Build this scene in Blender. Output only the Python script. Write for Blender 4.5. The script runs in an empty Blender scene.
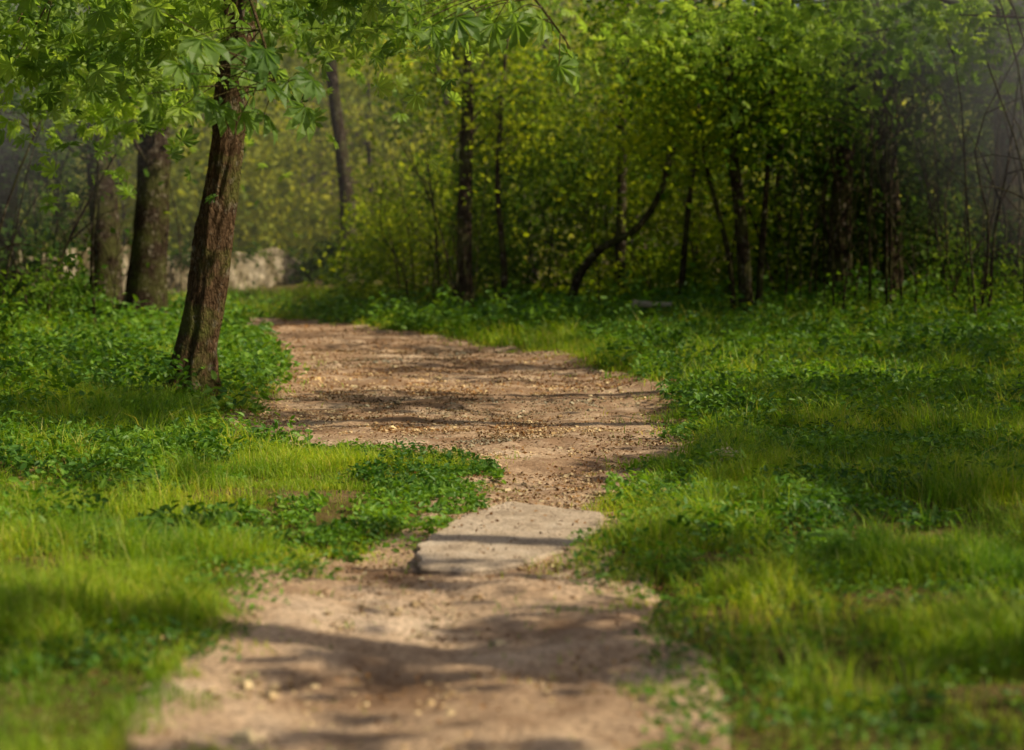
import bpy, math, bmesh
import numpy as np
from mathutils import Vector
rng=np.random.default_rng(11)
sc=bpy.context.scene
sc.view_settings.view_transform='Standard'; sc.view_settings.look='None'; sc.view_settings.exposure=0

# ---------------------------------------------------------------- noise
def h2(i,j,s):
    n=(i*374761393+j*668265263+s*974711)&0xffffffff
    n=((n^(n>>13))*1274126177)&0xffffffff
    return ((n^(n>>16))&0xffff)/65535.0
def vn(x,y,s=0):
    x=np.asarray(x,float);y=np.asarray(y,float)
    i=np.floor(x).astype(np.int64);j=np.floor(y).astype(np.int64)
    u=x-i;v=y-j;u=u*u*(3-2*u);v=v*v*(3-2*v)
    return (h2(i,j,s)*(1-u)+h2(i+1,j,s)*u)*(1-v)+(h2(i,j+1,s)*(1-u)+h2(i+1,j+1,s)*u)*v
def fbm(x,y,s=0,o=4):
    t=0;a=.5;f=1
    for k in range(o):
        t=t+a*vn(x*f,y*f,s+k*17);a*=.5;f*=2.03
    return t/(1-.5**o)
def ss(a,b,x):
    t=np.clip((x-a)/(b-a),0,1);return t*t*(3-2*t)

# ---------------------------------------------------------------- path outline (metres)
PD=np.array([-6,4.4,5,5.6,6.45,7.08,7.32,7.7,8.47,9.2,10.05,10.8,11.3,11.8,13.1,14.9,17.3,20.6,25.4,28.8,33.2,37.9,40,41,43,44])
PL=np.array([-.60,-.68,-.74,-.79,-.84,-.86,-.78,-.42,-.22,-.11,-.07,-.19,-.65,-1.6,-2.2,-2.04,-2.18,-2.6,-3.34,-4.1,-5.05,-5.9,-8,-14,-15,-15])
PR=np.array([.28,.31,.33,.33,.28,.19,.14,.25,.44,.475,.60,.92,1.03,1.1,1.19,1.22,1.23,.89,.11,-.99,-2.6,-3.9,-4.6,-5.5,-11,-14])
def LR(y):
    return np.interp(y,PD,PL),np.interp(y,PD,PR)
def sd(x,y):
    l,r=LR(y)
    e=(fbm(x*1.7+9,y*1.7,5,3)-.5)*.6+(fbm(x*6,y*6,8,3)-.5)*.4
    return np.minimum(x-l,r-x)+e*np.clip(.42+y*.03,0,1)
def H(x,y):
    x=np.asarray(x,float);y=np.asarray(y,float)
    l,r=LR(np.clip(y,-6,44))
    s=np.minimum(x-l,r-x)
    z=(fbm(x*.35,y*.35,1,4)-.5)*.16*ss(2,9,y)+(fbm(x*1.6,y*1.6,2,3)-.5)*.07
    z=z-.04*ss(-.35,.35,s)*(y<46)
    z=z+.42*ss(1.6,9,x-r)*ss(6,22,y)+.22*ss(.4,4,l-x)*ss(8,20,y)*(1-ss(38,48,y))
    z=z+.32*ss(40,56,y)
    z=z+16*ss(74,112,y)+8*ss(30,70,np.abs(x))
    return z

# ---------------------------------------------------------------- mesh helpers
def mk(name,parts,mat,smooth=False,parent=None):
    if isinstance(parts,tuple): parts=[parts]
    Vs=[];Fs=[];o=0
    for V,F in parts:
        Vs.append(V);Fs.append(F+o);o+=len(V)
    V=np.concatenate(Vs).astype(np.float32);F=np.concatenate(Fs).astype(np.int32)
    me=bpy.data.meshes.new(name)
    k=F.shape[1]
    me.vertices.add(len(V));me.vertices.foreach_set('co',V.ravel())
    me.loops.add(F.size);me.loops.foreach_set('vertex_index',F.ravel())
    me.polygons.add(len(F))
    me.polygons.foreach_set('loop_start',np.arange(0,F.size,k,dtype=np.int32))
    me.polygons.foreach_set('loop_total',np.full(len(F),k,dtype=np.int32))
    me.polygons.foreach_set('use_smooth',np.full(len(F),smooth,dtype=bool))
    me.update(calc_edges=True)
    ob=bpy.data.objects.new(name,me);sc.collection.objects.link(ob)
    me.materials.append(mat)
    if parent: ob.parent=parent
    return ob
def empty(name):
    e=bpy.data.objects.new(name,None);sc.collection.objects.link(e);e.empty_display_size=.2;return e
def norm(a): return a/np.maximum(np.linalg.norm(a,axis=-1,keepdims=True),1e-9)
def inst(P,S,T,F,up=.9,spread=.6,droop=0.,N=None):
    n=len(P);T=np.asarray(T,float);F=np.asarray(F)
    if N is None:
        N=rng.normal(size=(n,3))*spread;N[:,2]+=up
    N=norm(N)
    D=rng.normal(size=(n,3));D[:,2]-=droop
    D=norm(D-(D*N).sum(1,keepdims=True)*N)
    B=np.cross(N,D)
    S=np.asarray(S).reshape(-1,1,1)
    V=P[:,None,:]+S*(T[None,:,0:1]*D[:,None]+T[None,:,1:2]*B[:,None]+T[None,:,2:3]*N[:,None])
    FF=F[None]+(np.arange(n)*len(T))[:,None,None]
    return V.reshape(-1,3),FF.reshape(-1,F.shape[1])
DIA=([(0,0,0),(.42,.3,.07),(1,0,-.06),(.42,-.3,.07)],[(0,1,2,3)])
LEAF=([(0,0,0),(.28,.26,.05),(.7,.22,.03),(1,0,-.1),(.7,-.22,.03),(.28,-.26,.05)],[(0,1,2,3),(0,3,4,5)])
def palmate():
    V=[(0,0,0)];F2=[]
    for a,l in zip([-108,-66,-31,4,37,70,110],[.5,.76,.93,1,.95,.74,.52]):
        a=math.radians(a);c,s=math.cos(a),math.sin(a)
        b=len(V)
        for x,y,z in [(.35*l,.07*l,.03),(.74*l,.19*l,-.07),(l,0,-.32*l),(.74*l,-.19*l,-.07),(.35*l,-.07*l,.03),(.70*l,0,-.12)]:
            V.append((x*c-y*s,x*s+y*c,z))
        F2+=[(0,b,b+1,b+5),(b+5,b+1,b+2,b+3),(0,b+5,b+3,b+4)]
    return V,F2
PALM=palmate()

def spline(pts,n):
    p=np.array(pts,float);p=np.vstack([2*p[0]-p[1],p,2*p[-1]-p[-2]])
    m=len(p)-3;t=np.linspace(0,m-1e-6,n);i=t.astype(int);u=(t-i)[:,None]
    a,b,c,d=p[i],p[i+1],p[i+2],p[i+3]
    return .5*((2*b)+(-a+c)*u+(2*a-5*b+4*c-d)*u**2+(-a+3*b-3*c+d)*u**3)
def tube(P,R,n=8,rough=0,seed=0,fr=3.,fz=2.):
    P=np.asarray(P,float);k=len(P);R=np.broadcast_to(R,(k,))
    Tn=norm(np.gradient(P,axis=0))
    ref=np.zeros((1,3));ref[0,int(np.argmin(np.abs(Tn).max(0)))]=1.
    A=norm(np.cross(Tn,ref));B=np.cross(Tn,A)
    th=np.linspace(0,2*np.pi,n,endpoint=False)
    rr=R[:,None]*np.ones((1,n))
    if rough>0:
        L=np.concatenate([[0],np.cumsum(np.linalg.norm(np.diff(P,axis=0),axis=1))])
        cx=np.cos(th)[None]*fr+20;cy=np.sin(th)[None]*fr+L[:,None]*fz
        q=fbm(cx+L[:,None]*.6,cy,seed,3)-.5
        q2=np.abs(fbm(np.cos(th)[None]*fr*3+L[:,None]*1.3+7,np.sin(th)[None]*fr*3-L[:,None]*1.6,seed+5,3)-.5)
        rr=rr*(1+rough*q*1.6-rough*q2*1.0)
    V=P[:,None,:]+rr[:,:,None]*(np.cos(th)[None,:,None]*A[:,None]+np.sin(th)[None,:,None]*B[:,None])
    i=np.arange(k-1)[:,None]*n;j=np.arange(n)[None];j2=(j+1)%n
    F=np.stack([i+j,i+j2,i+n+j2,i+n+j],-1).reshape(-1,4)
    return V.reshape(-1,3),F

# ---------------------------------------------------------------- materials
def newmat(name):
    m=bpy.data.materials.new(name);m.use_nodes=True
    nt=m.node_tree;nt.nodes.clear()
    return m,nt,nt.nodes,nt.links
def ramp(nd,stops):
    r=nd.new('ShaderNodeValToRGB');e=r.color_ramp.elements
    while len(e)<len(stops): e.new(.5)
    for q,(p,c) in zip(e,stops): q.position=p;q.color=(*c,1)
    return r
def noise(nd,lk,scale,detail=4,vec=None,rough=.55):
    n=nd.new('ShaderNodeTexNoise');n.inputs['Scale'].default_value=scale;n.inputs['Detail'].default_value=detail;n.inputs['Roughness'].default_value=rough
    if vec: lk.new(vec,n.inputs['Vector'])
    return n
def mixc(nd,lk,fac,a,b,mode='MIX'):
    m=nd.new('ShaderNodeMix');m.data_type='RGBA';m.blend_type=mode
    for s,v in ((0,fac),(6,a),(7,b)):
        if hasattr(v,'links'): lk.new(v,m.inputs[s])
        elif s==0: m.inputs[0].default_value=v
        else: m.inputs[s].default_value=(*v,1)
    return m.outputs[2]
def leafmat(name,cols,trans=.42,tboost=(1.6,1.5,.5),rough=.5,nscale=.35,spec=.35,gloss=False,var=((.45,.56,.56),(1.5,1.35,.9))):
    m,nt,nd,lk=newmat(name)
    g=nd.new('ShaderNodeNewGeometry')
    k=len(cols)
    r=ramp(nd,[(i/max(k-1,1),c) for i,c in enumerate(cols)]);lk.new(g.outputs['Random Per Island'],r.inputs[0])
    n=noise(nd,lk,nscale,2,g.outputs['Position'])
    rr=ramp(nd,[(.32,var[0]),(.68,var[1])]);lk.new(n.outputs[0],rr.inputs[0])
    c=mixc(nd,lk,1.,r.outputs[0],rr.outputs[0],'MULTIPLY')
    if gloss:
        p=nd.new('ShaderNodeBsdfPrincipled');p.inputs['Roughness'].default_value=rough;p.inputs['Specular IOR Level'].default_value=spec
        lk.new(c,p.inputs['Base Color'])
    else:
        p=nd.new('ShaderNodeBsdfDiffuse');lk.new(c,p.inputs[0])
    o=nd.new('ShaderNodeOutputMaterial')
    if trans>0:
        t=nd.new('ShaderNodeBsdfTranslucent');lk.new(mixc(nd,lk,1.,c,tboost,'MULTIPLY'),t.inputs[0])
        x=nd.new('ShaderNodeMixShader');x.inputs[0].default_value=trans
        lk.new(p.outputs[0],x.inputs[1]);lk.new(t.outputs[0],x.inputs[2])
        lk.new(x.outputs[0],o.inputs[0])
    else: lk.new(p.outputs[0],o.inputs[0])
    return m
M_near=leafmat('chestnut_leaf',[(.13,.24,.05),(.21,.34,.075),(.30,.43,.10)],.55,gloss=True,tboost=(1.6,1.55,.8))
M_yel=leafmat('spring_leaf',[(.12,.21,.022),(.23,.32,.03),(.37,.44,.045),(.12,.22,.02)],.5,nscale=.7)
M_mid=leafmat('wood_leaf',[(.055,.13,.02),(.11,.20,.03),(.20,.30,.045)],.45,nscale=.7)
M_drk=leafmat('shade_dark_leaf',[(.025,.06,.018),(.05,.095,.027),(.10,.16,.04)],.42)  # dark leaves; deep shade of the side woods is put into the colour
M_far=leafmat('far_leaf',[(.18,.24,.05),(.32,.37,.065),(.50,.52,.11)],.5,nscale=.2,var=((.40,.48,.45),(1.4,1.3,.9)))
M_grs=leafmat('grass_blade',[(.13,.28,.018),(.23,.41,.025),(.38,.54,.04),(.16,.32,.018),(.55,.54,.17)],.47,nscale=.9,gloss=True,spec=.25,var=((.5,.64,.65),(1.5,1.2,1.)))
M_herb=leafmat('herb_leaf',[(.06,.16,.022),(.11,.25,.03),(.19,.34,.035)],.38,nscale=.8,gloss=True)
M_dead=leafmat('dead_leaf',[(.08,.035,.016),(.17,.085,.04),(.36,.21,.11),(.11,.05,.025)],0,(1,1,1),.8)

def bark(name,a,b,moss=.35,sc_=1.,mossc=(.11,.13,.03)):
    m,nt,nd,lk=newmat(name)
    tc=nd.new('ShaderNodeNewGeometry');mp=nd.new('ShaderNodeMapping');mp.inputs['Scale'].default_value=(11*sc_,11*sc_,3.4*sc_)
    lk.new(tc.outputs['Position'],mp.inputs[0])
    n=noise(nd,lk,3.,8,mp.outputs[0],.68)
    wv=noise(nd,lk,1.5,3,mp.outputs[0]);wd=nd.new('ShaderNodeVectorMath');wd.operation='MULTIPLY_ADD'
    lk.new(wv.outputs[1],wd.inputs[0]);wd.inputs[1].default_value=(.9,.9,.9);lk.new(mp.outputs[0],wd.inputs[2])
    v=nd.new('ShaderNodeTexVoronoi');v.feature='DISTANCE_TO_EDGE';v.inputs['Scale'].default_value=2.6;lk.new(wd.outputs[0],v.inputs[0])
    r=ramp(nd,[(.3,a),(.7,b)]);lk.new(n.outputs[0],r.inputs[0])
    vr=ramp(nd,[(0,(.45,.43,.4)),(.2,(1,1,1))]);lk.new(v.outputs[0],vr.inputs[0])
    c=mixc(nd,lk,.8,r.outputs[0],vr.outputs[0],'MULTIPLY')
    n2=noise(nd,lk,2.6,6,tc.outputs['Position'],.65)
    mr=ramp(nd,[(.45,(0,0,0)),(.60,(moss,)*3)]);lk.new(n2.outputs[0],mr.inputs[0])
    c=mixc(nd,lk,mr.outputs[0],c,mossc)
    n3=noise(nd,lk,9,5,tc.outputs['Position'],.65)
    lr=ramp(nd,[(.56,(0,0,0)),(.66,(.6,)*3)]);lk.new(n3.outputs[0],lr.inputs[0])
    c=mixc(nd,lk,lr.outputs[0],c,(.30,.26,.19))
    p=nd.new('ShaderNodeBsdfDiffuse')
    lk.new(c,p.inputs[0])
    bm=nd.new('ShaderNodeBump');bm.inputs['Strength'].default_value=1;bm.inputs['Distance'].default_value=.045
    ad=nd.new('ShaderNodeMath');ad.operation='MULTIPLY_ADD';lk.new(vr.outputs[0],ad.inputs[0]);ad.inputs[1].default_value=.5;lk.new(n.outputs[0],ad.inputs[2])
    lk.new(ad.outputs[0],bm.inputs['Height']);lk.new(bm.outputs[0],p.inputs['Normal'])
    o=nd.new('ShaderNodeOutputMaterial');lk.new(p.outputs[0],o.inputs[0]);return m
M_bark=bark('chestnut_bark',(.035,.022,.013),(.23,.145,.08),.7)
M_bark2=bark('dark_bark',(.024,.016,.011),(.085,.06,.04),.5,.7)

def groundmat(name,stops,scale,bump,fine=60,extra=None):
    m,nt,nd,lk=newmat(name)
    tc=nd.new('ShaderNodeNewGeometry');P=tc.outputs['Position']
    n=noise(nd,lk,scale,9,P,.68);r=ramp(nd,stops);lk.new(n.outputs[0],r.inputs[0])
    f=noise(nd,lk,fine,6,P,.7);fr=ramp(nd,[(.32,(.4,.37,.35)),(.55,(1,1,1)),(.75,(1.4,1.35,1.3))]);lk.new(f.outputs[0],fr.inputs[0])
    c=mixc(nd,lk,.9,r.outputs[0],fr.outputs[0],'MULTIPLY')
    if extra: c=extra(nd,lk,P,c)
    p=nd.new('ShaderNodeBsdfDiffuse')
    lk.new(c,p.inputs[0])
    bm=nd.new('ShaderNodeBump');bm.inputs['Strength'].default_value=bump;bm.inputs['Distance'].default_value=.02
    ad=nd.new('ShaderNodeMath');ad.operation='ADD';lk.new(n.outputs[0],ad.inputs[0]);lk.new(f.outputs[0],ad.inputs[1])
    lk.new(ad.outputs[0],bm.inputs['Height']);lk.new(bm.outputs[0],p.inputs['Normal'])
    o=nd.new('ShaderNodeOutputMaterial');lk.new(p.outputs[0],o.inputs[0]);return m
M_soil=groundmat('woodland_soil',[(.3,(.06,.07,.014)),(.5,(.13,.10,.035)),(.7,(.26,.17,.09))],1.3,.8)
def dirtx(nd,lk,P,c):
    n=noise(nd,lk,1.3,7,P,.7)
    sp=nd.new('ShaderNodeSeparateXYZ');lk.new(P,sp.inputs[0])
    mr=nd.new('ShaderNodeMapRange');lk.new(sp.outputs[1],mr.inputs[0]);mr.inputs[1].default_value=7;mr.inputs[2].default_value=14;mr.inputs[3].default_value=-.02;mr.inputs[4].default_value=.08
    ad=nd.new('ShaderNodeMath');lk.new(n.outputs[0],ad.inputs[0]);lk.new(mr.outputs[0],ad.inputs[1])
    r=ramp(nd,[(.47,(0,0,0)),(.62,(.75,)*3)]);lk.new(ad.outputs[0],r.inputs[0])
    return mixc(nd,lk,r.outputs[0],c,(.24,.14,.078))
M_path=groundmat('dirt',[(.3,(.34,.22,.135)),(.48,(.60,.42,.265)),(.7,(.80,.62,.44))],1.1,1.,45,dirtx)
M_slab=groundmat('weathered_concrete',[(.3,(.34,.26,.18)),(.5,(.58,.46,.33)),(.7,(.74,.62,.47))],3.5,.8,70)
M_peb=leafmat('pebble',[(.16,.10,.06),(.38,.27,.18),(.68,.56,.43),(.22,.14,.09)],.0,(1,1,1),.9)

# ---------------------------------------------------------------- ground sheet
xs=np.unique(np.concatenate([np.linspace(-400,-40,16),np.linspace(-40,-8,40),np.linspace(-8,8,200),np.linspace(8,40,40),np.linspace(40,400,16)]))
ys=np.unique(np.concatenate([np.linspace(-60,2,18),np.linspace(2,22,250),np.linspace(22,48,130),np.linspace(48,120,60),np.linspace(120,600,16)]))
X,Y=np.meshgrid(xs,ys);Z=H(X,Y)
nx=len(xs);i=np.arange(len(ys)-1)[:,None]*nx;j=np.arange(nx-1)[None]
GF=np.stack([i+j,i+j+1,i+nx+j+1,i+nx+j],-1).reshape(-1,4)
mk('ground',(np.stack([X,Y,Z],-1).reshape(-1,3),GF),M_soil,True)

# ---------------------------------------------------------------- dirt path sheet
yy=np.concatenate([np.linspace(-6,4,40),np.linspace(4.02,16,420),np.linspace(16.04,44,420)])
nw=120
u=np.linspace(0,1,nw)
l,r=LR(yy)
mg=.30
e1=(fbm(yy*1.3,yy*0+3,31,4)-.5)*.3;e2=(fbm(yy*1.3,yy*0+8,37,4)-.5)*.3
Xp=(l-mg+e1)[:,None]*(1-u)[None]+(r+mg+e2)[:,None]*u[None]
Yp=np.repeat(yy[:,None],nw,1)
ed=np.minimum(u,1-u)[None]*(r-l+.6)[:,None]
ru=(fbm(Xp*9,Yp*9,41,4)-.5)*.03+(fbm(Xp*2.5,Yp*2.5,44,3)-.5)*.03
Zp=H(Xp,Yp)+ .012*ss(0,.12,ed)+ru*ss(.02,.25,ed)-.02*(1-ss(0,.08,ed))+.012
i=np.arange(len(yy)-1)[:,None]*nw;j=np.arange(nw-1)[None]
PF=np.stack([i+j,i+j+1,i+nw+j+1,i+nw+j],-1).reshape(-1,4)
mk('dirt_path',(np.stack([Xp,Yp,Zp],-1).reshape(-1,3),PF),M_path,True)

# ---------------------------------------------------------------- stone slab (nearly flush)
out=[(-.42,7.74),(-.36,7.20),(-.2,7.13),(-.02,7.2),(.22,7.6),(.40,8.12),(.43,8.72),(.2,8.95),(-.02,9.08),(-.24,8.66),(-.3,8.2)]
def inslab(x,y):
    c=np.zeros(len(x),bool);n=len(out)
    for k in range(n):
        x1,y1=out[k];x2,y2=out[(k+1)%n]
        cond=((y1>y)!=(y2>y))&(x<(x2-x1)*(y-y1)/(y2-y1+1e-9)+x1);c^=cond
    return c
gx,gy=np.meshgrid(np.linspace(-.4,.4,20),np.linspace(7.2,9,30));gx=gx.ravel();gy=gy.ravel();ii=inslab(gx,gy)
A_=np.stack([gx[ii],gy[ii],np.ones(ii.sum())],1);co_=np.linalg.lstsq(A_,H(gx[ii],gy[ii])+.02,rcond=None)[0]
def slabz(x,y): return co_[0]*x+co_[1]*y+co_[2]+.032
bm=bmesh.new()
op=[]
for k in range(len(out)):
    a=np.array(out[k]);b=np.array(out[(k+1)%len(out)])
    m_=max(2,int(np.linalg.norm(b-a)/.035))
    nrm=np.array([-(b-a)[1],(b-a)[0]]);nrm/=np.linalg.norm(nrm)
    for t in range(m_):
        p=a+(b-a)*t/m_
        p=p+nrm*((float(fbm(p[0]*5,p[1]*5,301,4))-.5)*.11);op.append(p)
ce=np.mean(op,0)
rings=[(.99,-.08),(1.,-.008),(.985,.0),(.93,.002),(.8,0),(.6,.003),(.4,0),(.2,.002)]
rv=[]
for s_,dz in rings:
    row=[]
    for p in op:
        q=ce+(p-ce)*s_
        row.append(bm.verts.new((q[0],q[1],slabz(q[0],q[1])+dz+(float(fbm(q[0]*7,q[1]*7,310,3))-.5)*.014)))
    rv.append(row)
n_=len(op)
for a_,b_ in zip(rv[:-1],rv[1:]):
    for k in range(n_): bm.faces.new((a_[k],a_[(k+1)%n_],b_[(k+1)%n_],b_[k]))
bm.faces.new(rv[-1])
bmesh.ops.recalc_face_normals(bm,faces=bm.faces)
me=bpy.data.meshes.new('stone_slab');bm.to_mesh(me);bm.free();me.materials.append(M_slab)
slab=bpy.data.objects.new('stone_slab',me);sc.collection.objects.link(slab)

# ---------------------------------------------------------------- grass
def blades(P,h,w,lean):
    n=len(P);a=rng.uniform(0,2*np.pi,n);D=np.stack([np.cos(a),np.sin(a),0*a],1)
    b=a+rng.uniform(-.9,.9,n)+np.pi/2;W=np.stack([np.cos(b),np.sin(b),0*b],1)*w[:,None]*.5
    up=np.array([[0,0,1.]])
    m=P+up*(h*.55)[:,None]+D*(h*lean*.28)[:,None]
    t=P+up*(h*(1-.25*lean))[:,None]+D*(h*lean*.95)[:,None]
    V=np.stack([P-W,P+W,m+W*.8,m-W*.8,t+W*.12,t-W*.12],1)
    F=np.array([(0,1,2,3),(3,2,4,5)])[None]+(np.arange(n)*6)[:,None,None]
    return V.reshape(-1,3),F.reshape(-1,4)
gp=[]
def grass(y0,y1,dens,hm,w,mar=1.12):
    wd=.284*y1*mar+.5
    n=int(dens*(y1-y0)*2*wd)
    x=rng.uniform(-wd,wd,n);y=rng.uniform(y0,y1,n)
    k=np.abs(x)<.284*y*mar+.5;x=x[k];y=y[k]
    s=sd(x,y)
    q=ss(6.5,10,y)
    pr=ss(.18,-.20-.2*q,s+(fbm(x*3,y*3,60,3)-.5)*(.4+.2*q))
    pr=pr*(.10+.90*ss(.34,.50,fbm(x*1.1,y*1.1,66,4)))+.014*(s>0)*(s<.5)
    k=(rng.random(len(x))<pr)&~inslab(x,y);x=x[k];y=y[k];s=s[k]
    c=fbm(x*2.2,y*2.2,71,3)
    h=hm*(.25+1.7*ss(.35,.75,c)+1.2*ss(.55,.8,fbm(x*7,y*7,78,2)))*rng.uniform(.4,1.35,len(x))*(.35+.65*ss(.05,-.5,s))
    isl=(y>7.3)&(y<12)&(x<0)&(x>-1.6);h=np.where(isl,h*.6,h)
    P=np.stack([x,y,H(x,y)-.002+.012*(s>-.25)],1)
    gp.append(blades(P,h,w*rng.uniform(.6,1.3,len(x)),rng.uniform(.15,1.2,len(x))))
grass(3.8,7,8500,.070,.0042)
grass(7,11,6500,.085,.0045)
grass(11,17,3200,.10,.0065)
grass(17,26,1200,.12,.011)
grass(26,46,380,.15,.02)
mk('grass',gp,M_grs)

# ---------------------------------------------------------------- herbs
def scat(n,x0,x1,y0,y1): return rng.uniform(x0,x1,n),rng.uniform(y0,y1,n)
hp=[]
def herbs(x0,x1,y0,y1,dens,hgt,size,thr=.45,T=LEAF,seed=90):
    n=int((x1-x0)*(y1-y0)*dens);x,y=scat(n,x0,x1,y0,y1)
    k=(sd(x,y)<-.02)&(fbm(x*.9,y*.9,seed,3)>thr)&(np.abs(x)<.284*y*1.2+.7)&~inslab(x,y)
    k&=fbm(x*5,y*5,seed+9,2)>.42
    x=x[k];y=y[k]
    q=hgt*(.15+1.9*fbm(x*2.6,y*2.6,seed+3,3)**1.6)
    z=H(x,y)+.015+q*rng.uniform(.1,1,len(x))
    hp.append(inst(np.stack([x,y,z],1),size*rng.uniform(.5,1.3,len(x)),*T,up=.9,spread=.5))
herbs(-1.9,-.05,7.4,11.6,3600,.07,.036,.36)
herbs(-3,3,4.2,8,1600,.06,.028,.48,seed=130)
herbs(-6,-1.2,8,14,1900,.15,.048,.38)
herbs(-9,-1.8,14,24,700,.32,.075,.33)
herbs(-14,-3,24,42,190,.5,.13,.3)
herbs(.5,5,7,13,1900,.12,.044,.40)
herbs(1.3,7,13,20,1100,.22,.06,.34)
herbs(1,9,20,30,480,.34,.09,.38)
herbs(-3,13,30,40,240,.55,.13,.28)
mk('ground_cover_plants',hp,M_herb)

# ---------------------------------------------------------------- litter and gravel
def litter(n,x0,x1,y0,y1,size):
    x,y=scat(n,x0,x1,y0,y1);s=sd(x,y)
    k=(s>-.45)&(rng.random(n)<.2+.8*ss(.35,.65,fbm(x*1.3,y*1.3,101,4)))
    x=x[k];y=y[k];z=H(x,y)+.026+.006*rng.random(len(x));sb=inslab(x,y);z=np.where(sb,slabz(x,y)+.008,z)
    k=~sb|(rng.random(len(x))<.25);x=x[k];y=y[k];z=z[k]
    return inst(np.stack([x,y,z],1),size*rng.uniform(.4,1.5,len(x)),*DIA,up=1,spread=.45)
mk('fallen_leaves',[litter(12000,-1.4,1.,4,8,.015),litter(34000,-2.8,1.8,8,16,.021),litter(30000,-4,1.8,16,26,.030),litter(14000,-8,1,26,42,.045)],M_dead)
CUB=([(-.5,-.4,0),(.45,-.5,0),(.5,.4,0),(-.4,.5,0),(-.3,-.25,.45),(.3,-.3,.4),(.3,.28,.5),(-.28,.3,.38)],[(0,1,5,4),(1,2,6,5),(2,3,7,6),(3,0,4,7),(4,5,6,7),(3,2,1,0)])
def peb(n,x0,x1,y0,y1,size):
    x,y=scat(n,x0,x1,y0,y1);k=(sd(x,y)>-.2)&~inslab(x,y);x=x[k];y=y[k]
    return inst(np.stack([x,y,H(x,y)+.016],1),size*rng.lognormal(0,.45,len(x)),*CUB,up=1,spread=.25)
mk('gravel',[peb(10000,-1.2,.7,4,8.5,.009),peb(30000,-2.5,1.5,8.5,16,.012),peb(15000,-3.5,1.5,16,26,.016)],M_peb)

# ---------------------------------------------------------------- foliage masses
def clump(c,rad,ncl,per,cr,size,T=DIA,up=.5,spread=.8,flat=.45):
    n=ncl
    d=norm(rng.normal(size=(n,3)));rr=rng.random(n)**(1/3.)
    C=np.array(c)+d*rr[:,None]*np.array(rad)
    C=C[C[:,2]>H(C[:,0],C[:,1])+.05]
    n=len(C)
    off=rng.normal(size=(n,per,3))*np.array([cr,cr,cr*flat])*rng.uniform(.6,1.3,size=(n,1,1))
    tilt=rng.normal(size=(n,2))*.35
    off[:,:,2]+=off[:,:,0]*tilt[:,0:1]+off[:,:,1]*tilt[:,1:2]-.25*(off[:,:,0]**2+off[:,:,1]**2)/cr
    P=(C[:,None]+off).reshape(-1,3)
    P=P[P[:,2]>H(P[:,0],P[:,1])+.02]
    return inst(P,size*rng.uniform(.55,1.3,len(P)),*T,up=up,spread=spread),C

def tree(name,base,trunk,r0,r1,clusters,leafm,barkm,size,per=60,cr=.45,T=DIA,flare=1.5,nseg=14,rows=40,rough=.12,limb=.3,visible_limbs=1.,kmin=.25):
    e=empty(name)
    P=spline([(p[0],p[1],p[2]) for p in trunk],rows)
    t=np.linspace(0,1,rows);hgt=P[:,2]-P[0,2]
    R=r0+(r1-r0)*t;R=R*(1+(flare-1)*np.exp(-hgt/(.9*r0+.05)))
    mk('trunk',tube(P,R,nseg,rough,int(abs(base[0]*100))+3),barkm,True,e)
    parts=[];limbs=[]
    for c,rad,n in clusters:
        (V,F),C=clump(c,rad,n,per,cr,size,T)
        parts.append((V,F))
        for q in C[rng.random(len(C))<visible_limbs]:
            k=np.argmin(np.abs(P[:,2]-(q[2]-.5*np.linalg.norm(q[:2]-P[:,:2].mean(0))-.1)))
            k0=int(rows*kmin)
            if k<k0: k=rng.integers(k0,min(k0+rows//6,rows-2))
            k=int(min(k,rows-2))
            a=P[k];L=np.linalg.norm(q-a)
            m1=a+(q-a)*.35+np.array([0,0,.12*L])+rng.normal(size=3)*.05*L
            m2=a+(q-a)*.7+np.array([0,0,.10*L])+rng.normal(size=3)*.05*L
            rb=min(R[k]*limb,.010*L+.010)
            limbs.append(tube(spline([a,m1,m2,q],9),np.linspace(rb,.005,9),5))
    if limbs: mk('limbs',limbs,barkm,True,e)
    if parts: mk('crown_leaves',parts,leafm,False,e)
    return e
def g(x,y,dz=-.1): return (x,y,float(H(x,y))+dz)

# --- the big chestnut beside the path
b=g(-2.82,16)
tree('horse_chestnut_tree',(-2.79,16),[b,(-2.79,16,.40),(-2.70,16,.95),(-2.64,16.02,1.5),(-2.55,16.05,2.2),(-2.42,16.05,3.6),(-2.4,16,6),(-2.2,15.9,9)],.20,.115,
  [((-3.2,15.5,5.8),(2.2,2.4,.9),14),
   ((-3.0,13.6,3.45),(1.6,1.5,.45),20),((-4.2,15,3.1),(1.2,1.4,.5),26),((-1.2,14,3.5),(1.1,1.3,.3),10),((-3.9,18.5,3.4),(1.6,1.5,.6),24),((-1.4,17.6,3.7),(1.2,1.2,.5),14)],M_near,M_bark,.15,per=18,cr=.28,T=PALM,nseg=56,rows=190,rough=.36,flare=1.8,kmin=.76,visible_limbs=.3,limb=.2)
def spray(nm,pts,leaves,size):
    e=empty(nm)
    P=spline(pts,24);mk('bough',tube(P,np.linspace(.022,.004,24),7),M_bark,True,e)
    L=[];tw=[]
    for q in leaves:
        q=np.array(q,float);k=np.argmin(np.linalg.norm(P-q,axis=1));a=P[k]
        tw.append(tube(spline([a,(a+q)/2+np.array([0,0,.03]),q],6),np.linspace(.004,.002,6),4))
        L.append(q)
    L=np.array(L);n=len(L);N=rng.normal(size=(n,3))*.3+np.array([.55,-.35,.5])
    mk('leaves',inst(L,size*rng.uniform(.8,1.2,n),*PALM,N=N,droop=1.4),M_near,False,e)
    mk('twigs',tw,M_bark,True,e)
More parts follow.
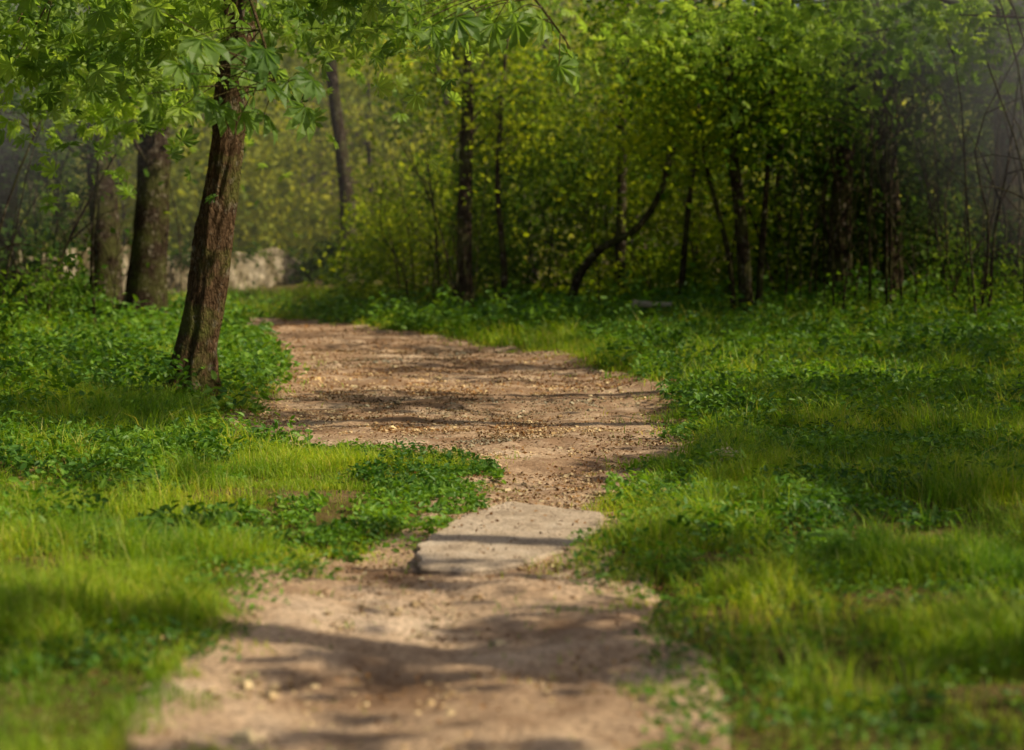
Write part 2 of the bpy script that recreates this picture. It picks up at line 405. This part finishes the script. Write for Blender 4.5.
lv=[(rng.uniform(-1.75,-.93),rng.uniform(8.5,9.8),0) for _ in range(32)]
lv=[(x,y,1.88+.25*abs(x+1.25)+rng.uniform(0,.45)) for x,y,_ in lv]
spray('chestnut_branch',[(-2.45,15.9,5.4),(-2.2,13.5,4.5),(-1.7,11,3.2),(-1.35,9.7,2.45),(-1.2,9.2,2.1)],lv,.16)
lv=[(.34,9.3,2.20),(.24,9.2,2.22),(.3,9.4,2.30)]+[(x,9.3+rng.normal()*.3,2.30+rng.uniform(0,.3)) for x in rng.uniform(-.55,.45,12)]
spray('chestnut_branch',[(-2.4,15.9,5.8),(-1.8,13.5,5.0),(-.8,11,3.7),(.0,9.6,2.75),(.25,9.3,2.4)],lv,.16)

# --- other trees in view
def sim(x,y,r,crown=(),leafm=M_mid,nm='broadleaf_tree',h=9,size=.15,per=60,cr=.5,rt=None,lean=0,vl=.5,rough=.15,T=DIA,kmin=.3):
    z0=float(H(x,y))
    tx=x+lean
    pts=[(x,y,z0-.15),(x+lean*.15+rng.normal()*.06,y,z0+h*.2),(x+lean*.45+rng.normal()*.12,y+rng.normal()*.05,z0+h*.5),(tx,y,z0+h)]
    tree(nm,(x,y),pts,r,(rt or r*.45),crown,leafm,M_bark2,size,per=per,cr=cr,visible_limbs=vl,rough=rough,T=T,kmin=kmin)
sim(-6.3,30.8,.36,lean=.9,h=11,crown=[((-6.5,29.5,5.0),(2.6,2,1.2),50)],leafm=M_mid)
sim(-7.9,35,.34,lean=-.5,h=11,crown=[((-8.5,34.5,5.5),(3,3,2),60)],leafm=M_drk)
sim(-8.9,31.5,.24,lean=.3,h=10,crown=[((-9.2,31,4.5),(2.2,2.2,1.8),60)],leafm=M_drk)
sim(-4.6,50,.27,lean=-.9,h=12,crown=[((-5,50,9.5),(3,3,1.2),20)],leafm=M_yel,size=.2)
sim(-.95,36,.19,lean=.2,h=10,crown=[((-.8,36.5,5.3),(2.0,2,1.4),36)],leafm=M_yel)
sim(-.18,35.5,.085,lean=.1,h=6,crown=[((-.1,36,4.0),(1.2,1.2,1.4),24)],leafm=M_yel)
sim(4.06,31,.14,lean=-.1,h=8,crown=[((4.0,31,4.6),(1.9,1.6,1.2),50)],leafm=M_mid)
sim(4.25,31.2,.07,lean=.5,h=7,crown=[((4.9,31,4.2),(1.2,1.2,1.2),22)],leafm=M_mid)
sim(3.9,31.5,.06,lean=-.9,h=6,crown=[((3.0,31.4,4.2),(1.3,1.2,1.4),30)],leafm=M_yel)
sim(6.0,33,.24,lean=.5,h=11,crown=[((6.3,33,5.4),(2.2,2,1.2),40)],leafm=M_mid)
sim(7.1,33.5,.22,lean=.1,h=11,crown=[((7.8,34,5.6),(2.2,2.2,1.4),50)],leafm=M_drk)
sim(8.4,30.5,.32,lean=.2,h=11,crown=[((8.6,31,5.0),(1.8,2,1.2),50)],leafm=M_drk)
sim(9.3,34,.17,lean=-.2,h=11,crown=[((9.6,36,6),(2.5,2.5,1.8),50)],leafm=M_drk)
sim(5.3,36.3,.10,lean=.2,h=10,crown=[((5.2,38,5.6),(2,2,1.6),40)],leafm=M_mid)
sim(2.2,37,.13,lean=.3,h=10,crown=[((2.4,38,6),(2.4,2,1.4),40)],leafm=M_yel)
sim(3.2,34.5,.07,lean=.5,h=8,crown=[((3.4,35,5.2),(1.4,1.2,1.),22)],leafm=M_mid)
z0=float(H(1.1,35.2))
tree('leaning_tree',(1.1,35.2),[(1.1,35.2,z0-.1),(1.25,35.1,.85),(1.7,35,1.5),(2.4,34.9,1.9),(2.9,34.8,2.7),(3.1,34.8,3.8)],.10,.05,[((3,35,4.1),(1.3,1.2,1.0),26)],M_yel,M_bark2,.14,visible_limbs=.6)
# boughs crossing the top of the view in the middle distance
sim(9.8,25,.24,h=9,crown=[((6.2,25,4.7),(2.4,2,.6),34),((3.2,25.5,4.9),(1.8,1.6,.5),22)],leafm=M_near,size=.15,per=18,cr=.36,T=PALM,vl=.35,kmin=.5)
sim(-8.8,23,.24,h=9,crown=[((-5.4,23,3.9),(1.6,1.6,.7),26),((-3.2,25,4.9),(1.6,1.5,.5),20),((-.6,26,5.1),(1.6,1.5,.4),12)],leafm=M_near,size=.15,per=18,cr=.36,T=PALM,vl=.35,kmin=.5)
sim(10.6,29,.2,h=10,crown=[((8.0,28.5,5.0),(2.2,2,1.0),50),((3.6,29,5.6),(3,2,.7),40)],leafm=M_mid,size=.12,per=60,cr=.42,vl=.4,kmin=.5)
sim(-9.8,27,.2,h=10,crown=[((-7.2,27,4.6),(1.8,1.6,1.0),50)],leafm=M_mid,size=.12,per=60,cr=.42,vl=.4,kmin=.5)

# --- trees added outside the frame, right of the path, crowns placed to dapple it
def shade_tree(x,y,r,cl,h=9):
    sim(x,y,r,h=h,crown=cl,leafm=M_mid,size=.18,per=80,cr=.28,vl=.25)
shade_tree(5.2,4.3,.2,[((5.4,4.2,5.6),(1.8,1.3,.8),9)])
shade_tree(6.6,6.2,.2,[((6.5,5.6,6.4),(1.3,.5,.6),5)])
shade_tree(5.0,12.6,.2,[((2.5,12.7,5.8),(1.3,1.4,.7),28)])
shade_tree(10.2,8.8,.24,[((8.9,8.9,6.4),(1.7,2.8,1.0),95)])
shade_tree(10.6,13.5,.24,[((9.4,13.3,6.4),(2.0,2.0,1.0),50)])
shade_tree(7.0,15.5,.24,[((5.8,14.0,6.8),(2.1,1.8,1.2),14)])
shade_tree(7.8,19.5,.24,[((6.6,18.8,6.8),(2.4,2.4,1.2),18)])
shade_tree(11.5,18,.24,[((11.5,17.5,6.8),(2.2,3.,1.2),50)])

# ---------------------------------------------------------------- thickets
def thicket(name,cl,leafm,size,per,cr,stems,barkm=M_bark2,leafm2=None,stem_h=(1.5,6)):
    e=empty(name);pr=[[],[]];st=[]
    for q,(c,rad,n) in enumerate(cl):
        (V,F),C=clump(c,rad,n,per,cr,size);pr[q%2 if leafm2 else 0].append((V,F))
    mk('leaves',pr[0],leafm,False,e)
    if leafm2: mk('leaves',pr[1],leafm2,False,e)
    x0,x1,y0,y1,n=stems
    for _ in range(n):
        x=rng.uniform(x0,x1);y=rng.uniform(y0,y1);z=float(H(x,y));h=rng.uniform(*stem_h)
        l=rng.normal(size=2)*.16*h
        P=spline([(x,y,z-.05),(x+l[0]*.3,y+l[1]*.3,z+h*.35),(x+l[0]*.6+rng.normal()*.2,y,z+h*.65),(x+l[0]*1.5,y+l[1],z+h)],9)
        r=rng.uniform(.006,.03);st.append(tube(P,np.linspace(r,r*.4,9),5))
        for q in range(3):
            k=rng.integers(2,7);a=P[k];d=rng.normal(size=3);d[2]=abs(d[2]);d=norm(d)*rng.uniform(.4,1.3)
            st.append(tube(spline([a,a+d*.5+np.array([0,0,.1]),a+d],5),np.linspace(r*.5,.004,5),4))
    mk('stems',st,barkm,True,e)
thicket('shrub_thicket',[((-1.8,41,1.6),(2.2,2,2),90),((.8,40,2.0),(2.0,2,2.0),90),((3,39,2.6),(2.0,1.8,2.4),90),((1.5,43.5,4.8),(4.5,2.5,2.6),150),((-2.0,45,2.2),(2.2,2.5,2),70),((4.8,42,4),(2.4,2,3.4),100),((2.2,36.8,.8),(1.6,.9,.8),30),((.2,38,4),(1.6,1.4,1.2),40),((4.6,35.5,1.4),(1.6,1,1.4),40)],M_yel,.155,62,.42,(-2.5,5.5,34.5,42,50),leafm2=M_mid)
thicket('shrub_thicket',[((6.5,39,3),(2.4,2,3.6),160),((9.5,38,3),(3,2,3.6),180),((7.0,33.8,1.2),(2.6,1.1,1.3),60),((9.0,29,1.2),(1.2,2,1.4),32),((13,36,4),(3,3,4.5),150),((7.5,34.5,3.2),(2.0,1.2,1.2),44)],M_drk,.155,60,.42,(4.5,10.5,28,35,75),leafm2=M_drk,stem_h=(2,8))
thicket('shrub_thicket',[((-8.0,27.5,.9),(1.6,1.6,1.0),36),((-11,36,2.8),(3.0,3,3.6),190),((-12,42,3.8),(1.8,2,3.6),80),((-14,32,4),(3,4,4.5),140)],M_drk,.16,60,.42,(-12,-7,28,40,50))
thicket('shrub_thicket',[((-6.5,24,.6),(1.0,2,.7),26),((-5.9,20,.45),(.8,1.6,.5),26)],M_mid,.09,50,.25,(-7.5,-5.6,19,26,14))
thicket('shrub_thicket',[((6.9,25,.5),(1.2,2,.8),34),((7.4,28,.9),(1,1.4,1.2),26)],M_mid,.10,46,.28,(6,8,23,29,26))
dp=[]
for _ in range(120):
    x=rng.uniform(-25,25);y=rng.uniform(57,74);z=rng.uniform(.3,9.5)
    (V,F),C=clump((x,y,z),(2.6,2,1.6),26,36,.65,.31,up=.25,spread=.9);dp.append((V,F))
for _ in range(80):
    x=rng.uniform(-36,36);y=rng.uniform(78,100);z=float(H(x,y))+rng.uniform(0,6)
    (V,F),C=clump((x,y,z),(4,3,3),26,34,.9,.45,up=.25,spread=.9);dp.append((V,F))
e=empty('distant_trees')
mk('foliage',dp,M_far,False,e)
st=[]
for _ in range(40):
    x=rng.uniform(-24,24);y=rng.uniform(53,74);z=float(H(x,y));r_=rng.uniform(.07,.24)
    st.append(tube(spline([(x,y,z-.1),(x+rng.normal()*.5,y,z+4),(x+rng.normal()*1.1,y,z+11)],10),np.linspace(r_,.06,10),8))
mk('trunks',st,M_bark2,True,e)

# ---------------------------------------------------------------- old wall (angled behind the path)
nx_,nz_=240,46
u=np.linspace(-16,-5.6,nx_);v=np.linspace(0,1,nz_)
yb=51+(u+5.2)*.5
U,Vv=np.meshgrid(u,v);top=1.58+.22*(fbm(u*1.2,u*0,201,5)-.5)*2-.5*ss(-6.6,-5.6,u)
zb=H(u,yb)-.2
Zw=zb[None]+Vv*(top-zb)[None]
def face(yo,sg):
    Yw=yb[None]+yo+sg*(fbm(U*4,Zw*4,203,4)-.5)*.10
    return np.stack([U,Yw+0*U,Zw],-1)
A=face(-.2,-1);B=face(.25,1)
allv=np.concatenate([A.reshape(-1,3),B.reshape(-1,3)])
i=np.arange(nz_-1)[:,None]*nx_;j=np.arange(nx_-1)[None]
fa=np.stack([i+j,i+j+1,i+nx_+j+1,i+nx_+j],-1).reshape(-1,4);n0=nx_*nz_
fb=fa[:,::-1]+n0
jt=np.arange(nx_-1)+(nz_-1)*nx_
ft=np.stack([jt,jt+1,jt+1+n0,jt+n0],-1)
ks=np.arange(nz_-1)*nx_+nx_-1
fs=np.stack([ks,ks+n0,ks+nx_+n0,ks+nx_],-1)
def wallx(nd,lk,P,c):
    mp=nd.new('ShaderNodeMapping');mp.inputs['Scale'].default_value=(1.6,1.6,.5);lk.new(P,mp.inputs[0])
    n=noise(nd,lk,2.6,7,mp.outputs[0],.68);r=ramp(nd,[(.42,(1,1,1)),(.56,(.30,.28,.18))]);lk.new(n.outputs[0],r.inputs[0])
    return mixc(nd,lk,.9,c,r.outputs[0],'MULTIPLY')
M_wall=groundmat('old_wall_stone',[(.3,(.30,.24,.15)),(.48,(.50,.42,.29)),(.65,(.64,.55,.40))],1.6,.5,8,wallx)
mk('stone_wall',(allv,np.concatenate([fa,fb,ft,fs])),M_wall,True)
(V,F),C=clump((-5.0,50.3,.9),(1.0,.6,1.1),70,50,.25,.14)
(V2,F2),C=clump((-9,48.4,1.55),(3.6,.6,.25),26,40,.25,.14)
mk('ivy',[(V,F),(V2,F2)],M_drk)

# ---------------------------------------------------------------- small things
P=spline([(2.1,31.6,.62),(2.4,31.6,.60),(2.8,31.65,.56)],16)
P[:,2]=H(P[:,0],P[:,1])+np.linspace(.44,.38,16)
mk('fallen_log',tube(P,np.linspace(.08,.045,16),12,.25,9),groundmat('bare_wood',[(.3,(.30,.26,.2)),(.7,(.52,.47,.39))],6,.4),True)
fx,fy=1.2,10.1
C0=np.array([fx,fy,float(H(fx,fy))+.15])
q=C0+rng.normal(size=(90,3))*np.array([.03,.03,.018])
M_fl=leafmat('petal',[(.6,.5,.42),(.75,.66,.58)],.3,(1,1,1))
e=empty('wildflower')
mk('petals',inst(q,np.full(90,.024),*DIA),M_fl,False,e)
mk('stalks',[tube(spline([(fx+a*.3,fy,C0[2]-.16),(fx+a*.6,fy,C0[2]-.06),(fx+a,fy,C0[2])],5),.002,4) for a in (-.03,0,.03)],M_herb,True,e)

# ---------------------------------------------------------------- haze added to pale the corners and lift far darks (fades out toward its edge)
def added_haze(c,r,dens,soft=True):
    bpy.ops.mesh.primitive_uv_sphere_add(segments=32,ring_count=16,location=c)
    o=bpy.context.object;o.name='added_haze';o.scale=r
    m,nt,nd,lk=newmat('added_haze')
    v=nd.new('ShaderNodeVolumeScatter');v.inputs['Density'].default_value=dens;v.inputs['Color'].default_value=(.97,.97,.96,1);v.inputs['Anisotropy'].default_value=.1
    if soft:
        tc=nd.new('ShaderNodeTexCoord');ln=nd.new('ShaderNodeVectorMath');ln.operation='LENGTH';lk.new(tc.outputs['Object'],ln.inputs[0])
        mr=nd.new('ShaderNodeMapRange');mr.interpolation_type='SMOOTHSTEP';lk.new(ln.outputs['Value'],mr.inputs[0])
        mr.inputs[1].default_value=.98;mr.inputs[2].default_value=.15;mr.inputs[3].default_value=0;mr.inputs[4].default_value=dens
        lk.new(mr.outputs[0],v.inputs['Density'])
    ou=nd.new('ShaderNodeOutputMaterial');lk.new(v.outputs[0],ou.inputs['Volume']);o.data.materials.append(m)
added_haze((-8.8,22,5.6),(6.2,9,5.6),.085)
added_haze((9.8,24,5.6),(6.6,9,6.0),.085)
added_haze((-2,56,5),(26,24,12),.0022,False)

# ---------------------------------------------------------------- light and camera
SD=np.array([.8,-.2,.0]);SD=SD/np.linalg.norm(SD);el=math.radians(45)
S=np.array([SD[0]*math.cos(el),SD[1]*math.cos(el),math.sin(el)])
sl=bpy.data.lights.new('sun','SUN');sl.energy=5;sl.angle=math.radians(.5);sl.color=(1,.88,.67)
so=bpy.data.objects.new('sun',sl);sc.collection.objects.link(so)
so.rotation_euler=Vector(S).to_track_quat('Z','Y').to_euler()
w=bpy.data.worlds.new('World');sc.world=w;w.use_nodes=True
nt=w.node_tree;bg=nt.nodes['Background'];sk=nt.nodes.new('ShaderNodeTexSky');sk.sky_type='NISHITA';sk.sun_disc=False
sk.sun_elevation=el;sk.sun_rotation=math.atan2(S[0],S[1]);sk.dust_density=5
nt.links.new(sk.outputs[0],bg.inputs[0]);bg.inputs[1].default_value=.075
cd=bpy.data.cameras.new('camera');co=bpy.data.objects.new('camera',cd);sc.collection.objects.link(co)
co.location=(0,0,1.2);co.rotation_euler=(math.radians(90),0,0)
cd.sensor_width=36;cd.lens=63.3;cd.shift_y=-.107;cd.clip_end=2000
cd.dof.use_dof=True;cd.dof.focus_distance=12.;cd.dof.aperture_fstop=1.8
sc.camera=co
